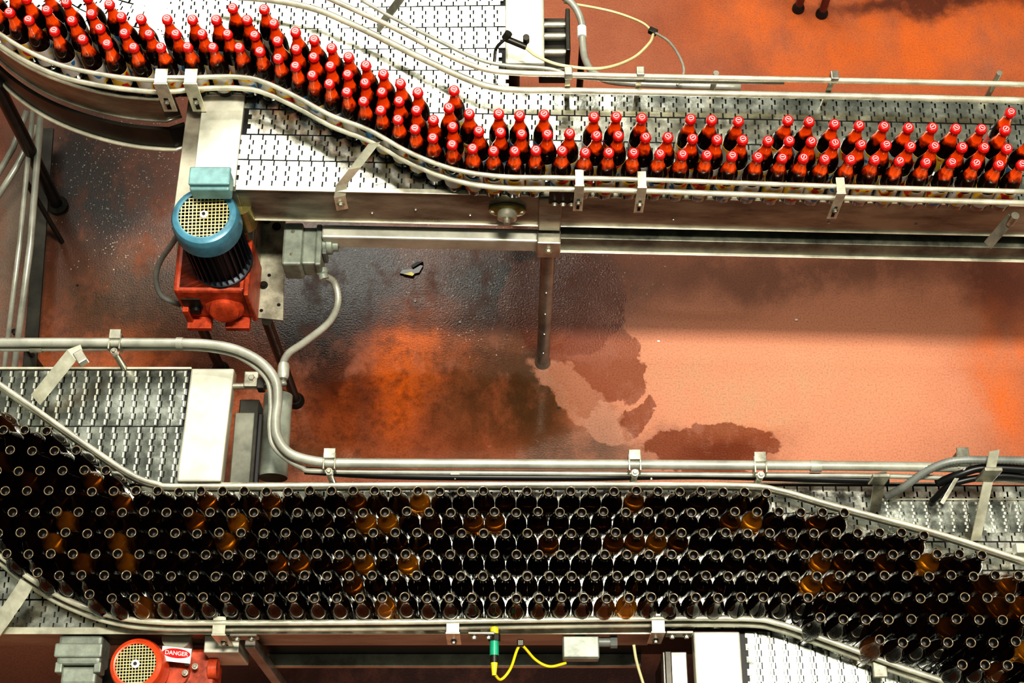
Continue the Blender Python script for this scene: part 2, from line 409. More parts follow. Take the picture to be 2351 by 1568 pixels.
# ================================================================== LOWER CONVEYORS
ZL=1.0
yA1=P(300,850,ZL).y; yAB=P(300,1112,ZL).y; yBf=P(300,1445,ZL).y
ca=empty('conveyor')
xA=P(428,980,ZL).x
s,w=strands_straight(-2.2,xA,yAB,yA1,.165)
belt(ca,'chain_links',s,w,ZL,segs=9,m=LINKD,d=.006,ridge=True,gap=.0036)
prism(ca,'belt_bed',[(-2.2,yAB),(xA,yAB),(xA,yA1),(-2.2,yA1)],ZL-.03,ZL-.006,DARK,0)
xA2=P(530,980,ZL).x
prism(ca,'end_cover_plate',[(xA-.01,P(0,1105,ZL+.02).y),(xA2-.012,P(0,1105,ZL+.02).y),(xA2,P(0,845,ZL+.02).y),(xA+.002,P(0,845,ZL+.02).y)],ZL-.03,ZL+.02,PLATE,.006)
box(ca,'end_drop_guard',((xA2+P(572,980,ZL).x)/2+.015,(yA1+yAB)/2-.04,ZL-.08),(.06,yA1-yAB-.08,.08),DSTEEL)
box(ca,'end_ledge',(P(562,980,ZL-.05).x,(yA1+yAB)/2-.07,ZL-.04),(.06,(yA1-yAB)*.70,.012),mat('ledge_steel',(.20,.20,.16),.4,.4,.5,8))
box(ca,'end_ledge_gap',(P(596,980,ZL-.05).x,(yA1+yAB)/2-.07,ZL-.06),(.014,(yA1-yAB)*.72,.02),BLACK)
box(ca,'back_edge',(-1.5,yA1+.006,ZL-.03),(2*(xA+1.5),.008,.07),RAIL)
cyl(ca,'roller_shaft',P(530,886,ZL),P(640,886,ZL),.010,STEEL)
box(ca,'shaft_bracket',P(578,872,ZL+.01),(.045,.05,.02),STEEL); bolt(ca,P(578,868,ZL+.02),.010,(0,0,1))
box(ca,'shaft_clamp',P(600,884,ZL+.03),(.022,.035,.04),DSTEEL)
cyl(ca,'drive_drum',(P(628,980,ZL-.1).x,P(0,1090,ZL-.12).y,ZL-.15),(P(628,980,ZL-.1).x,P(0,900,ZL-.12).y,ZL-.15),.045,GREYBOX,28)
strap(ca,'guide_strap',[P(190,806,ZL+.13),P(165,815,ZL+.13),P(82,918,ZL+.05)],.045,RAIL)
box(ca,'strap_clamp',P(186,822,ZL+.12),(.03,.04,.03),STEEL,rot=(0,0,.6))

cb=empty('conveyor')
s,w=strands_straight(-2.2,2.2,yBf,yAB-.004,.0825)
belt(cb,'chain_links',s,w,ZL)
prism(cb,'belt_bed',[(-2.2,yBf),(2.2,yBf),(2.2,yAB-.004),(-2.2,yAB-.004)],ZL-.03,ZL-.006,DARK,0)
xr=P(2020,1160,ZL).x
xC=P(1500,1480,ZL).x
zp=Q(900,1477,yBf).z; zq=Q(900,1517,yBf).z
box(cb,'side_panel',((-2.2+xC)/2,yBf-.003,(ZL+zp)/2-.004),(xC+2.2,.006,ZL-zp-.008),PANEL,bevel=.001)
box(cb,'panel_top_lip',((-2.2+xC)/2,yBf-.004,ZL),(xC+2.2,.02,.006),RAIL,bevel=.001)
xq=P(590,1510,.8).x
box(cb,'gap_shade_box',((xq+xC)/2,yBf+.12,(zp+zq)/2),(xC-xq+.6,.2,(zp-zq)),DARK)  # shade of the gap below the panel, built as a near-black box
box(cb,'lower_beam',((xq+xC)/2,yBf-.0,zq),(xC-xq,.04,.03),STEEL)
box(cb,'back_beam',(0.2,yAB+.004,ZL-.03),(2.2,.006,.06),STEEL)
box(cb,'post',(P(595,1500,.8).x,yBf-.03,.5),(.03,.03,.93),MSTEEL)
box(cb,'post_guard',(P(520,1530,.85).x,yBf-.03,.86),(.10,.05,.18),PLATE)
cyl(cb,'leg',(1.3,yBf+.1,0),(1.3,yBf+.1,ZL-.03),.022,DSTEEL)
cyl(cb,'leg',(-.9,yBf+.25,0),(-.9,yBf+.25,ZL-.03),.022,DSTEEL)

cc=empty('conveyor')
xC0=P(1595,1500,ZL).x; xC1=P(1700,1500,ZL).x
s,w=strands_straight(xC1,2.2,yBf-.33,yBf-.004,.165)
belt(cc,'chain_links',s,w,ZL,segs=9,d=.006,m=LINKD,ridge=True,gap=.0036)
prism(cc,'belt_bed',[(xC1,yBf-.33),(2.2,yBf-.33),(2.2,yBf-.004),(xC1,yBf-.004)],ZL-.03,ZL-.006,DARK,0)
prism(cc,'end_cover_plate',[(xC0,yBf-.33),(xC1-.001,yBf-.33),(xC1-.001,yBf-.01),(xC0-.004,yBf-.01)],ZL-.03,ZL+.02,PLATE,.005)
box(cc,'end_drop_guard',(xC0-.05,yBf-.19,ZL-.09),(.07,.28,.06),PANEL)
box(cc,'end_leg_plate',(xC0-.07,yBf-.2,ZL-.2),(.02,.3,.3),DSTEEL)
cyl(cc,'leg',(xC0+.1,yBf-.2,0),(xC0+.1,yBf-.2,ZL-.03),.022,DSTEEL)

cd=empty('conveyor')
yD1=P(2200,1150,ZL).y
s,w=strands_straight(xr,2.2,yAB-.15,yD1,.165)
belt(cd,'chain_links',s,w,ZL+.001,segs=9,m=LINKD,d=.006,ridge=True,gap=.0036)
prism(cd,'belt_bed',[(xr,yAB),(2.2,yAB),(2.2,yD1),(xr,yD1)],ZL-.03,ZL-.006,DARK,0)
box(cd,'back_edge',((xr+2.2)/2,yD1+.004,ZL-.03),(2.2-xr,.006,.07),STEEL)
cyl(cd,'leg',(1.5,yD1-.06,0),(1.5,yD1-.06,ZL-.03),.022,DSTEEL)

lr=empty('guide_rails')
LB=[(-30,860),(0,882),(100,952),(200,1022),(300,1088),(360,1110),(430,1116),(900,1113),(1400,1112),(1700,1114),(1790,1125),(1900,1156),(2020,1188),(2160,1226),(2360,1290)]
tube(lr,'back_rail',rpath(LB,ZL+.10),.0075,RAIL)
tube(lr,'back_lower_rail',rpath([(x,y+7) for x,y in LB],ZL+.05),.0085,RAIL)
LF=[(-30,1252),(0,1275),(70,1328),(150,1375),(250,1412),(350,1427),(500,1430),(900,1428),(1400,1421),(1700,1420),(1790,1432),(1900,1470),(2050,1525),(2200,1575),(2360,1630)]
tube(lr,'front_rail',rpath(LF,ZL+.10),.0085,RAIL)
tube(lr,'front_lower_rail',rpath([(x-3,y+13) for x,y in LF],ZL+.06),.0095,RAIL)
for px,py in((505,1438),(1040,1434),(1510,1432)): bracket(lr,px,py,ZL+.09,.04,.14)
for px,py in((560,1440),(1105,1436),(1560,1434)):
    q=P(px,py,ZL+.09); box(lr,'clamp_plate',q+Vector((0,-.022,-.02)),(.075,.008,.05),PANEL)
    for dx in(-.02,.02): bolt(lr,q+Vector((dx,-.027,-.02)),.007)
strap(lr,'guide_strap',[P(62,1338,ZL+.10),P(45,1365,ZL+.09),P(-20,1460,ZL+.02)],.045,RAIL)
strap(lr,'guide_strap',[P(2283,1035,ZL+.22),P(2240,1240,ZL+.02)],.030,RAIL,side=(1,.2,0))
strap(lr,'guide_strap',[P(2022,1085,ZL+.16),P(2008,1175,ZL+.02)],.034,STEEL,side=(1,.2,0))
box(lr,'clamp_plate',P(2018,1100,ZL+.16),(.05,.012,.07),STEEL)
box(lr,'clamp_plate',P(2270,1090,ZL+.20),(.05,.012,.10),STEEL)
q=P(2020,1535,ZL+.08); box(lr,'clamp_plate',q,(.04,.05,.01),STEEL)
box(lr,'sensor_block',P(2345,1262,ZL+.06),(.04,.03,.04),PIPE)

# ================================================================== BOTTLES
def bottle_meshes():
    prof=[(.022,.0),(.0285,.002),(.0302,.007),(.0302,.122),(.0288,.138),(.0235,.157),(.0178,.173),(.0148,.186),(.0134,.205),(.0132,.214),(.0146,.2155),(.0146,.222),(.0138,.2288),(.0124,.2300),(.0106,.2285),(.0098,.205),(.004,.204)]
    v,f=lathe(prof,24); me=bpy.data.meshes.new('empty_bottle'); me.from_pydata(v,[],f)
    for m in (AMBER,LIP,HOLE): me.materials.append(m)
    for i,p in enumerate(me.polygons):
        p.use_smooth=True; j=i//24
        if i>=16*24: p.material_index=2 if i==16*24+1 else 0
        elif j>=14: p.material_index=2
        elif j in(12,13): p.material_index=1
    seg=24; prof2=prof[:12]+[(.0135,.223)]
    v,f=lathe(prof2,seg); mats=[0]*len(f)
    def addl(pr,mi,s2=24,wob=0):
        vv,ff=lathe(pr,s2)
        if wob:
            for i in range(s2*2):
                if i%2:
                    x,y,z=vv[i]; vv[i]=(x*wob,y*wob,z)
        k=len(v); v.extend(vv); f.extend([tuple(i+k for i in q) for q in ff]); mats.extend([mi]*len(ff))
    addl([(.0160,.2195),(.0158,.222),(.0152,.229),(.0142,.2325),(.0115,.2340)],1,24,1.06)
    addl([(.0088,.2338),(.0088,.2343)],2); addl([(.0070,.2340),(.0070,.2346)],1)
    k=len(v); v.extend([(-.0045,-.0014,.2350),(.0045,-.0014,.2350),(.0045,.0014,.2350),(-.0045,.0014,.2350)]); f.append((k,k+1,k+2,k+3)); mats.append(2)
    addl([(.0305,.028),(.0306,.029),(.0306,.104),(.0305,.105)],3)
    me2=bpy.data.meshes.new('capped_bottle'); me2.from_pydata(v,[],f)
    for m in(BODYF,CAP,CAPMARK,LABEL): me2.materials.append(m)
    for i,p in enumerate(me2.polygons): p.material_index=mats[i]; p.use_smooth=len(p.vertices)<6
    return me,me2
ME,MC=bottle_meshes()
def relax(pts,dmin,iters,clamp=None,fix=.5):
    pts=np.array(pts,float)
    for it in range(iters):
        d=pts[:,None]-pts[None]; L=np.sqrt((d**2).sum(-1))+np.eye(len(pts))*9+1e-9
        ov=np.clip(dmin-L,0,None); pts+= ((d/L[...,None])*ov[...,None]).sum(1)*fix*.5
        if clamp: pts=clamp(pts)
    return pts
caps=[(20,25),(62,-8),(65,42),(105,20),(100,-18),(123,68),(150,2),(168,42),(190,85),(207,28),(247,8),(225,62),(245,97),(200,-8),(277,35),(284,73),(305,105),(322,40),(341,75),(367,105),(383,42),(403,75),(429,102),(441,42),(461,75),(487,105),(495,42),(521,75),(548,105),(533,15),(566,42),(583,78),(597,115),(606,18),(627,50),(637,90),(642,130),(677,72),(681,108),(682,148),(720,92),(722,130),(720,168),(760,108),(758,150),(757,188),(799,128),(797,167),(796,207),(838,147),(838,187),(836,228),(877,167),(877,207),(875,248),(916,190),(914,230),(912,270),(956,208),(953,248),(952,290),(993,270),(993,313),(1042,205),(1028,245),(1037,288),(1040,328),(1077,258),(1099,298),(1084,337),(1145,258),(1149,300),(1133,343),(1193,262),(1197,305),(1180,343),(1249,260),(1257,305),(1230,342),(1308,303),(1291,343),(1364,265),(1370,308),(1344,347),(1415,265),(1420,308),(1398,347),(1474,268),(1483,312),(1455,348),(1534,312),(1516,350),(1587,270),(1591,315),(1568,352),(1634,272),(1647,317),(1624,353),(1696,275),(1706,318),(1682,355),(1766,320),(1741,357),(1810,273),(1812,320),(1797,360),(1859,276),(1864,322),(1848,360),(1917,282),(1918,326),(1893,362),(1974,285),(1978,330),(1955,362),(2031,287),(2036,330),(2010,363),(2087,290),(2092,333),(2067,367),(2142,290),(2146,335),(2129,368),(2196,292),(2211,335),(2187,370),(2255,293),(2261,336),(2243,372),(2322,255),(2310,295),(2313,340),(2297,373),(2348,375),(22,-25),(-20,5),(-30,-30),(2368,320)]
capb=empty('capped_beer_bottles')
pts=[P(x,y,ZU+.235)[:2] for x,y in caps]
pts=relax(pts,.0610,25)
for i,(x,y) in enumerate(pts):
    o=bpy.data.objects.new('bottle_%d'%i,MC); COL.objects.link(o); o.parent=capb; o.location=(x,y,ZU+.001); o.rotation_euler=(0,0,random.gauss(0,.5))
lane_b=[(-80,880),(0,935),(100,985),(200,1050),(300,1112),(360,1124),(1500,1120),(1780,1132),(1830,1146),(1980,1188),(2175,1244),(2400,1312)]
lane_f=[(-80,1215),(0,1262),(60,1300),(150,1350),(250,1376),(350,1380),(1100,1378),(1700,1372),(1760,1380),(1860,1408),(1960,1446),(2070,1486),(2230,1538),(2400,1600)]
WB=[P(x,y,ZL+.23) for x,y in lane_b]; WF=[P(x,y,ZL+.23) for x,y in lane_f]
def yb(x): return np.interp(x,[p.x for p in WB],[p.y for p in WB])
def yf(x): return np.interp(x,[p.x for p in WF],[p.y for p in WF])
D=.0606
xs0,xs1=P(-60,1100,ZL+.23).x,P(2400,1300,ZL+.23).x
xa_,xb_=P(400,1200,ZL+.23).x,P(1680,1200,ZL+.23).x
y0m=max(yf(x) for x in np.linspace(xa_,xb_,20)); y1m=min(yb(x) for x in np.linspace(xa_,xb_,20))
nr=max(1,int((y1m-y0m)/(D*.85)))
dy=(y1m-y0m)/nr
pitch=D*1.004 if dy>=D*.866 else 2*math.sqrt(max(D*D-dy*dy,0))*1.002
init=[]
for row in range(-14,24):
    yy=y0m+row*dy
    x=xs0+(row%2)*pitch/2
    while x<xs1:
        if yf(x)-.008<=yy<=yb(x)+.008: init.append((x+rng.uniform(-.0022,.0022),yy+rng.uniform(-.0022,.0022)))
        x+=pitch
def clamp(p):
    p[:,1]=np.clip(p[:,1],yf(p[:,0]),yb(p[:,0])); p[:,0]=np.clip(p[:,0],xs0,xs1); return p
ep=relax(init,D,80,clamp)
keep=[]
for i in range(len(ep)):
    if all(np.hypot(*(ep[i]-ep[j]))>=D*.95 for j in keep): keep.append(i)
ep=relax(ep[keep],D,40,clamp)
for rep in range(2):      # close any remaining holes in the pack
    L=list(map(tuple,ep))
    for gx in np.arange(xs0,xs1,.012):
        for gy in np.arange(yf(gx),yb(gx),.008):
            A=np.array(L); near=A[np.abs(A[:,0]-gx)<D]
            if len(near)==0 or np.hypot(near[:,0]-gx,near[:,1]-gy).min()>=D*.88: L.append((gx,gy))
    ep=relax(L,D,80,clamp)
print('empties',len(ep))
emb=empty('empty_beer_bottles')
for i,(x,y) in enumerate(ep):
    o=bpy.data.objects.new('bottle_%d'%i,ME); COL.objects.link(o); o.parent=emb; o.location=(x,y,ZL+.001); o.rotation_euler=(0,0,random.random()*6.28)

# ================================================================== MOTORS
def grille(par,c,r,m,zt):
    V=[];Fc=[]
    def bar(x0,y0,x1,y1,wd,z):
        d=Vector((x1-x0,y1-y0,0)).normalized(); s=Vector((-d.y,d.x,0))*wd/2; k=len(V)
        a=Vector((x0,y0,z));b=Vector((x1,y1,z));h=Vector((0,0,.002))
        V.extend([a-s,b-s,b+s,a+s,a-s+h,b-s+h,b+s+h,a+s+h])
        Fc.extend([(k,k+3,k+2,k+1),(k+4,k+5,k+6,k+7),(k,k+1,k+5,k+4),(k+1,k+2,k+6,k+5),(k+2,k+3,k+7,k+6),(k+3,k,k+4,k+7)])
    n=6
    for i in range(-n,n+1):
        t=i*r/(n+.6); h=math.sqrt(max(r*r-t*t,0))
        bar(t,-h,t,h,.0032*r/.076,0); bar(-h,t,h,t,.0032*r/.076,.0006)
    o=mesh('fan_grille',V,Fc,par,m); o.location=(c.x,c.y,zt); o.rotation_euler=(0,0,.05)
    lathe_obj(par,'grille_hub',[(.012,0),(.012,.004),(.008,.005)],(c.x,c.y,zt+.003),WHITE)
    lathe_obj(par,'hub_screw',[(.005,0),(.005,.003)],(c.x,c.y,zt+.008),DSTEEL)
def motor(name,c,zt,zb_,R,cov,finm,boxm):
    e=empty(name)
    lathe_obj(e,'fan_cover',[(R,0),(R,.055),(R*.985,.066),(R*.93,.078),(R*.80,.084),(R*.74,.083),(R*.74,.06)],(c.x,c.y,zt-.084),cov,seg=48)
    lathe_obj(e,'fan_well',[(R*.735,0),(R*.735,.002)],(c.x,c.y,zt-.022),BLACK)
    for k in range(7):
        a=k*2*math.pi/7; box(e,'fan_blade',(c.x+math.cos(a)*R*.4,c.y+math.sin(a)*R*.4,zt-.014),(R*.5,.004,.010),DBLUE,rot=(0,0,a),bevel=0)
    grille(e,c,R*.735,CREAM,zt-.005)
    lathe_obj(e,'stator',[(R*.80,0),(R*.80,zt-.08-zb_)],(c.x,c.y,zb_),finm)
    for k in range(30):
        a=k*2*math.pi/30
        box(e,'cooling_fin',(c.x+math.cos(a)*R*.85,c.y+math.sin(a)*R*.85,(zt-.09+zb_)/2),(R*.16,.004,zt-.1-zb_),finm,rot=(0,0,a),bevel=0)
    lathe_obj(e,'end_flange',[(R*.95,0),(R*.95,.014),(R*.85,.02)],(c.x,c.y,zb_-.012),finm)
    return e
c=P(468,492,1.27); zbm=.97
mo=motor('electric_gear_motor',c,1.27,zbm,.103,BLUE,DBLUE,BLUEL)
box(mo,'terminal_box',P(482,412,1.36)+Vector((0,0,-.03)),(.118,.07,.06),BLUEL,bevel=.006)
box(mo,'terminal_box_lid',P(482,405,1.37),(.122,.06,.014),BLUEL,bevel=.005)
cyl(mo,'hollow_shaft_cover',P(552,470,1.18)+Vector((0,0,-.12)),P(552,470,1.18),.035,BRASS)
zp_=.74
prism(mo,'mounting_plate',[P(416,712,zp_),P(650,735,zp_),P(655,497,zp_),P(400,497,zp_)],zp_-.012,zp_,mat('worn_plate',(.56,.54,.42),.35,.45,.6,14,bump=.2))
gx0=c.x-.150; gx1=c.x+.075
box(mo,'gearbox_housing',((gx0+gx1)/2,c.y-.01,(zp_+zbm)/2+.005),(gx1-gx0,.19,zbm-zp_-.03),RED,bevel=.012)
box(mo,'gearbox_top_flange',(c.x-.03,c.y,zbm-.02),(.21,.2,.02),RED,bevel=.006)
box(mo,'gearbox_side_plate',(gx1+.008,c.y-.02,zp_+.12),(.016,.2,.2),RED,bevel=.006)
lathe_obj(mo,'gearbox_output_cover',[(.062,0),(.062,.012),(.050,.018),(.046,.034),(.03,.040)],((gx0+gx1)/2+.035,c.y-.10,zp_+.105),RED,(0,-1,.35),36)
lathe_obj(mo,'gearbox_boss',[(.018,0),(.018,.02)],(gx0+.05,c.y-.10,zp_+.09),BLACK,(0,-1,0))
box(mo,'gearbox_recess',(gx0+.045,c.y-.106,zp_+.13),(.06,.006,.07),DSTEEL)
box(mo,'gearbox_foot',(gx0+.05,c.y-.12,zp_+.012),(.08,.05,.024),RED); box(mo,'gearbox_foot',(gx1-.05,c.y-.12,zp_+.012),(.08,.05,.024),RED)
box(mo,'gearbox_rib',(gx0-.004,c.y-.03,zp_+.08),(.02,.03,.12),RED);box(mo,'gearbox_rib',(gx0+.02,c.y-.11,zp_+.06),(.02,.03,.1),RED)
for px,py in((450,700),(545,712)): bolt(mo,P(px,py,zp_+.022),.010,(0,0,1),STEEL)
for px,py in((605,655),(612,505),(635,520)): bolt(mo,P(px,py,zp_),.010,(0,0,1),DSTEEL)
for px,py in((600,713),(640,700),(618,632)):
    lathe_obj(mo,'bolt_hole',[(.006,0),(.006,.0008)],P(px,py,zp_+.0002),BLACK)
box(mo,'stand_upright',P(598,560,zp_)+Vector((0,0,.06)),(.01,.16,.12),STEEL)
for (px,py) in((508,850),(680,922)):
    g=P(px,py,0); lathe_obj(mo,'stand_foot',[(.032,0),(.032,.015),(.022,.03)],(g.x,g.y,0),DSTEEL)
    cyl(mo,'stand_leg',(g.x,g.y,.02),(g.x,g.y+.0,zp_-.012),.018,DSTEEL)
g=P(508,850,0); g2=P(680,922,0)
box(mo,'stand_brace',((g.x+g2.x)/2,(g.y+g2.y)/2+.02,zp_-.05),(.3,.03,.05),DSTEEL,rot=(0,0,-.25))
tube(mo,'power_cable',[P(420,520,1.15),P(395,560,1.05),P(368,600,.95),P(358,640,.88),P(372,680,.82),P(415,700,.78)],.009,FLEX)
box(mo,'warning_label',P(552,495,1.06),(.05,.003,.03),SIGNRED,rot=(-.9,0,0),bevel=0)

jb=empty('junction_box')
zj=1.02
J=P(672,545,zj)
box(jb,'housing',(J.x,J.y-.02,zj-.055),(.062,.15,.11),GREYBOX,bevel=.008)
box(jb,'housing_front',(J.x+.052,J.y-.02,zj-.06),(.045,.13,.09),GREYBOX,bevel=.006)
box(jb,'lid',(J.x+.082,J.y-.02,zj-.06),(.02,.145,.105),GREYBOX,bevel=.006)
lathe_obj(jb,'gland',[(.028,0),(.028,.012),(.032,.014),(.032,.03),(.022,.034),(.022,.05)],(J.x+.09,J.y+.0,zj-.05),GREYBOX,(1,0,0),24)
box(jb,'switch_handle',(J.x+.10,J.y-.04,zj-.05),(.014,.02,.07),FLEX)
g=P(738,618,zj-.08); lathe_obj(jb,'cable_gland',[(.02,0),(.02,.015),(.016,.02),(.016,.035)],g,GREYBOX,(.3,-1,-.2),16)
for dy_ in(-.06,.02): bolt(jb,(J.x,J.y+dy_,zj),.004,(0,0,1))
fl=[g+Vector((.005,-.02,0)),P(768,650,.9),P(776,695,.88),P(755,740,.9),P(700,785,.95),P(662,812,1.0),P(648,845,1.03),P(650,885,1.04)]
tube(jb,'flexible_conduit',fl,.0125,PIPE,ribs=.009)
lathe_obj(jb,'conduit_coupling',[(.016,0),(.018,.01),(.018,.04),(.014,.05)],P(652,835,1.06),PIPE,(0,-1,.0))

c2=P(311,1524,.99)
m2=motor('electric_gear_motor',c2,.99,.80,.078,REDO,RED,RED)
cyl(m2,'shaft_housing',P(412,1500,.84),P(405,1462,.93),.042,PLATE,32)
q=P(465,1535,.86)
box(m2,'gearbox_housing',q+Vector((-.03,-.02,-.06)),(.13,.16,.12),RED,bevel=.012)
cyl(m2,'gearbox_boss',q+Vector((.02,0,.0)),q+Vector((.045,0,.0)),.03,RED)
cyl(m2,'motor_neck',P(395,1540,.88)+Vector((0,0,-.05)),P(395,1540,.88),.05,RED)
box(m2,'drive_bracket',P(350,1560,.74),(.3,.12,.02),DSTEEL)
cyl(m2,'bracket_leg',P(350,1560,.74)*1.0,Vector((P(350,1560,.74).x,P(350,1560,.74).y,0)),.02,DSTEEL)
for px,py in((430,1522),(448,1530),(425,1545)): bolt(m2,P(px,py,.90),.006,(0,0,1))
sg=empty('danger_sign'); S=P(405,1503,.95); sg.location=S; sg.rotation_euler=(math.radians(20),0,math.radians(-6))
box(sg,'sign_plate',(0,0,0),(.085,.042,.002),WHITE,bevel=0)
v=[(.040*math.cos(a*math.pi/16),.0135*math.sin(a*math.pi/16)+.004,.0016) for a in range(32)]
mesh('sign_oval',v,[tuple(range(32))],sg,SIGNRED)
tc=bpy.data.curves.new('danger_text','FONT'); tc.body='DANGER'; tc.size=.0165; tc.align_x='CENTER'; tc.align_y='CENTER'; tc.extrude=.0003; tc.offset=.0003
to=bpy.data.objects.new('lettering',tc); COL.objects.link(to); to.parent=sg; to.location=(0,.004,.0022); tc.materials.append(WHITE)
j2=empty('junction_box')
J2=P(182,1490,.98)
box(j2,'housing',J2+Vector((0,0,-.05)),(.125,.085,.1),GREYBOX,bevel=.01)
box(j2,'housing_cover',J2+Vector((0,-.005,.004)),(.135,.04,.016),GREYBOX,bevel=.006)
box(j2,'lower_housing',J2+Vector((0,-.07,-.06)),(.10,.05,.08),GREYBOX,bevel=.008)
box(j2,'hinge',J2+Vector((-.055,-.05,-.03)),(.02,.03,.05),GREYBOX);box(j2,'hinge',J2+Vector((.055,-.05,-.03)),(.02,.03,.05),GREYBOX)
cyl(j2,'gland',J2+Vector((0,-.09,-.06)),J2+Vector((0,-.12,-.06)),.024,GREYBOX)
cyl(j2,'locknut',J2+Vector((0,-.105,-.06)),J2+Vector((0,-.115,-.06)),.03,GREYBOX,8)
cyl(j2,'mount_post',J2+Vector((0,0,-.1)),Vector((J2.x,J2.y,0)),.015,DSTEEL)

# ================================================================== CONDUITS
cp=empty('conduit_pipe')
CP=[(-30,786),(200,786),(400,787),(480,790),(545,803),(600,832),(632,872),(638,915),(633,965),(638,1005),(668,1042),(735,1060),(820,1063),(1200,1065),(1600,1067),(2060,1071),(2360,1077)]
tube(cp,'main_conduit',rpath(CP,ZL+.12),.0140,PIPE,seg=14)
tube(cp,'second_conduit',rpath([(-30,801),(90,801),(400,799),(500,806),(560,825),(612,870),(622,930),(620,985),(632,1030),(690,1072),(760,1082),(1200,1086),(1700,1090),(2040,1093),(2360,1105)],ZL+.09),.008,PIPE)
tube(cp,'cable_bundle',rpath([(700,1080),(900,1092),(1300,1096),(1600,1092),(1900,1100),(2040,1104)],ZL+.075),.012,BLACK)
cyl(cp,'coupling',P(70,801,ZL+.09),P(98,801,ZL+.09),.012,STEEL); cyl(cp,'coupling',P(405,787,ZL+.12),P(420,787.5,ZL+.12),.017,PIPE)
cyl(cp,'coupling',P(1860,1070,ZL+.12),P(1885,1070,ZL+.12),.017,PIPE)
def stand(px,py0,py1,par=cp):
    q=P(px,py0,ZL+.13)
    box(par,'clamp_top',q+Vector((0,.012,.008)),(.034,.03,.008),STEEL,bevel=.001)
    for sx in(-1,1): box(par,'clamp_cheek',q+Vector((sx*.016,-.01,-.012)),(.005,.05,.04),STEEL,bevel=.001)
    cyl(par,'stand_post',(q.x,q.y-.04,ZL-.02),(q.x,q.y-.04,ZL+.11),.010,STEEL); bolt(par,q+Vector((0,-.04,-.0)),.007,(0,0,1))
for px,a,b in((265,778,850),(757,1052,1105),(1457,1055,1110),(1745,1060,1110),(2210,1050,1150)): stand(px,a,b)
for px in(1045,1495):
    q=P(px,1092,ZL+.08); box(cp,'hanger_tab',q,(.028,.006,.035),RAIL); bolt(cp,q+Vector((0,-.004,0)),.004)
fx=empty('flexible_conduit')
tube(fx,'hose_outer',[P(2036,1140,ZL+.02),P(2075,1118,ZL+.08),P(2130,1080,ZL+.13),P(2190,1058,ZL+.16),P(2270,1056,ZL+.17),P(2370,1058,ZL+.17)],.0125,FLEX,ribs=.010)
tube(fx,'hose_dark',[P(2150,1110,ZL+.08),P(2200,1090,ZL+.12),P(2260,1074,ZL+.14),P(2370,1078,ZL+.15)],.012,BLACK)
tube(fx,'hose_dark_lower',[P(2140,1150,ZL+.03),P(2190,1110,ZL+.10),P(2290,1092,ZL+.12),P(2370,1098,ZL+.12)],.010,BLACK)
box(fx,'hose_clamp',P(2188,1112,ZL+.12),(.012,.14,.006),STEEL,rot=(0,0,-.6))
sp=empty('service_pipes')
tube(sp,'pipe_1',[P(96,235,.55),P(70,560,.42),P(28,880,.3)],.013,PIPE,sm=False)
tube(sp,'pipe_2',[P(78,235,.55),P(45,560,.42),P(5,880,.3)],.010,PIPE,sm=False)
tube(sp,'pipe_3',[P(62,255,.35),P(30,340,.3),P(-40,460,.25)],.012,PIPE,sm=False)
tube(sp,'pipe_4',[P(85,290,.3),P(40,380,.3),P(-30,490,.25)],.012,PIPE,sm=False)
prism(sp,'cable_tray',[P(100,250,.25),P(80,860,.12),P(48,860,.12),P(72,250,.25)],.10,.11,DSTEEL)
for py,z in((420,.46),(760,.33)):
    q=P(62 if py<500 else 32,py,z); cyl(sp,'pipe_support',(q.x,q.y,0),(q.x,q.y,z),.010,DSTEEL)

yh=empty('air_hose')
tube(yh,'hose_1',[P(1295,5,.95),P(1400,25,.9),P(1470,50,.95),P(1498,72,1.0)],.0045,HOSE)
tube(yh,'hose_2',[P(1205,108,ZU+.12),P(1235,130,ZU+.10),P(1290,150,ZU+.08),P(1380,157,ZU+.06),P(1450,135,1.2),P(1490,100,1.1),P(1500,78,1.0)],.0050,HOSE)
tube(yh,'hose_3',[P(1502,74,1.0),P(1535,95,1.05),P(1560,130,1.1),P(1570,165,1.15),P(1555,195,1.2)],.0045,PIPE)
box(yh,'tee_fitting',P(1499,72,1.0),(.03,.02,.02),DSTEEL,rot=(0,0,-.5))
cyl(yh,'nozzle',P(1160,88,ZU+.14),P(1208,108,ZU+.13),.010,DSTEEL); cyl(yh,'elbow',P(1160,88,ZU+.14),P(1168,76,ZU+.16),.012,DSTEEL)
cyl(yh,'valve_knob',P(1208,85,ZU+.16),P(1208,95,ZU+.13),.010,DSTEEL)
tube(yh,'nozzle_arm',[P(1165,85,ZU+.15),P(1140,110,ZU+.12),P(1135,140,ZU+.04)],.005,DSTEEL)
dh=empty('drain_pipe')
tube(dh,'pipe',[P(1275,-20,1.0),P(1315,10,1.0),P(1335,50,1.0),P(1338,100,1.0),P(1345,140,1.02),P(1370,172,1.05),P(1440,190,1.08),P(1700,200,1.08)],.0125,PIPE)
lathe_obj(dh,'coupling',[(.016,0),(.016,.04)],P(1336,85,1.0),WHITE,(0,1,0))
cyl(dh,'pipe_support',P(1338,100,1.0),Vector((P(1338,100,1.0).x,P(1338,100,1.0).y,0)),.012,DSTEEL)
mf=empty('machine_frame')
LEGP=mat('leg_paint',(.16,.04,.03),.2,.4,.3,20)
for px,py in((1832,22),(1886,34)):
    g=P(px,py,0)
    lathe_obj(mf,'leveling_foot',[(.026,0),(.026,.015),(.02,.03),(.012,.04)],g,BLACK)
    cyl(mf,'leg',(g.x,g.y,.03),(g.x,g.y,.7),.016,LEGP)
g=P(1860,20,0); box(mf,'cross_bar',(g.x,g.y+.02,.68),(.5,.06,.06),DSTEEL)
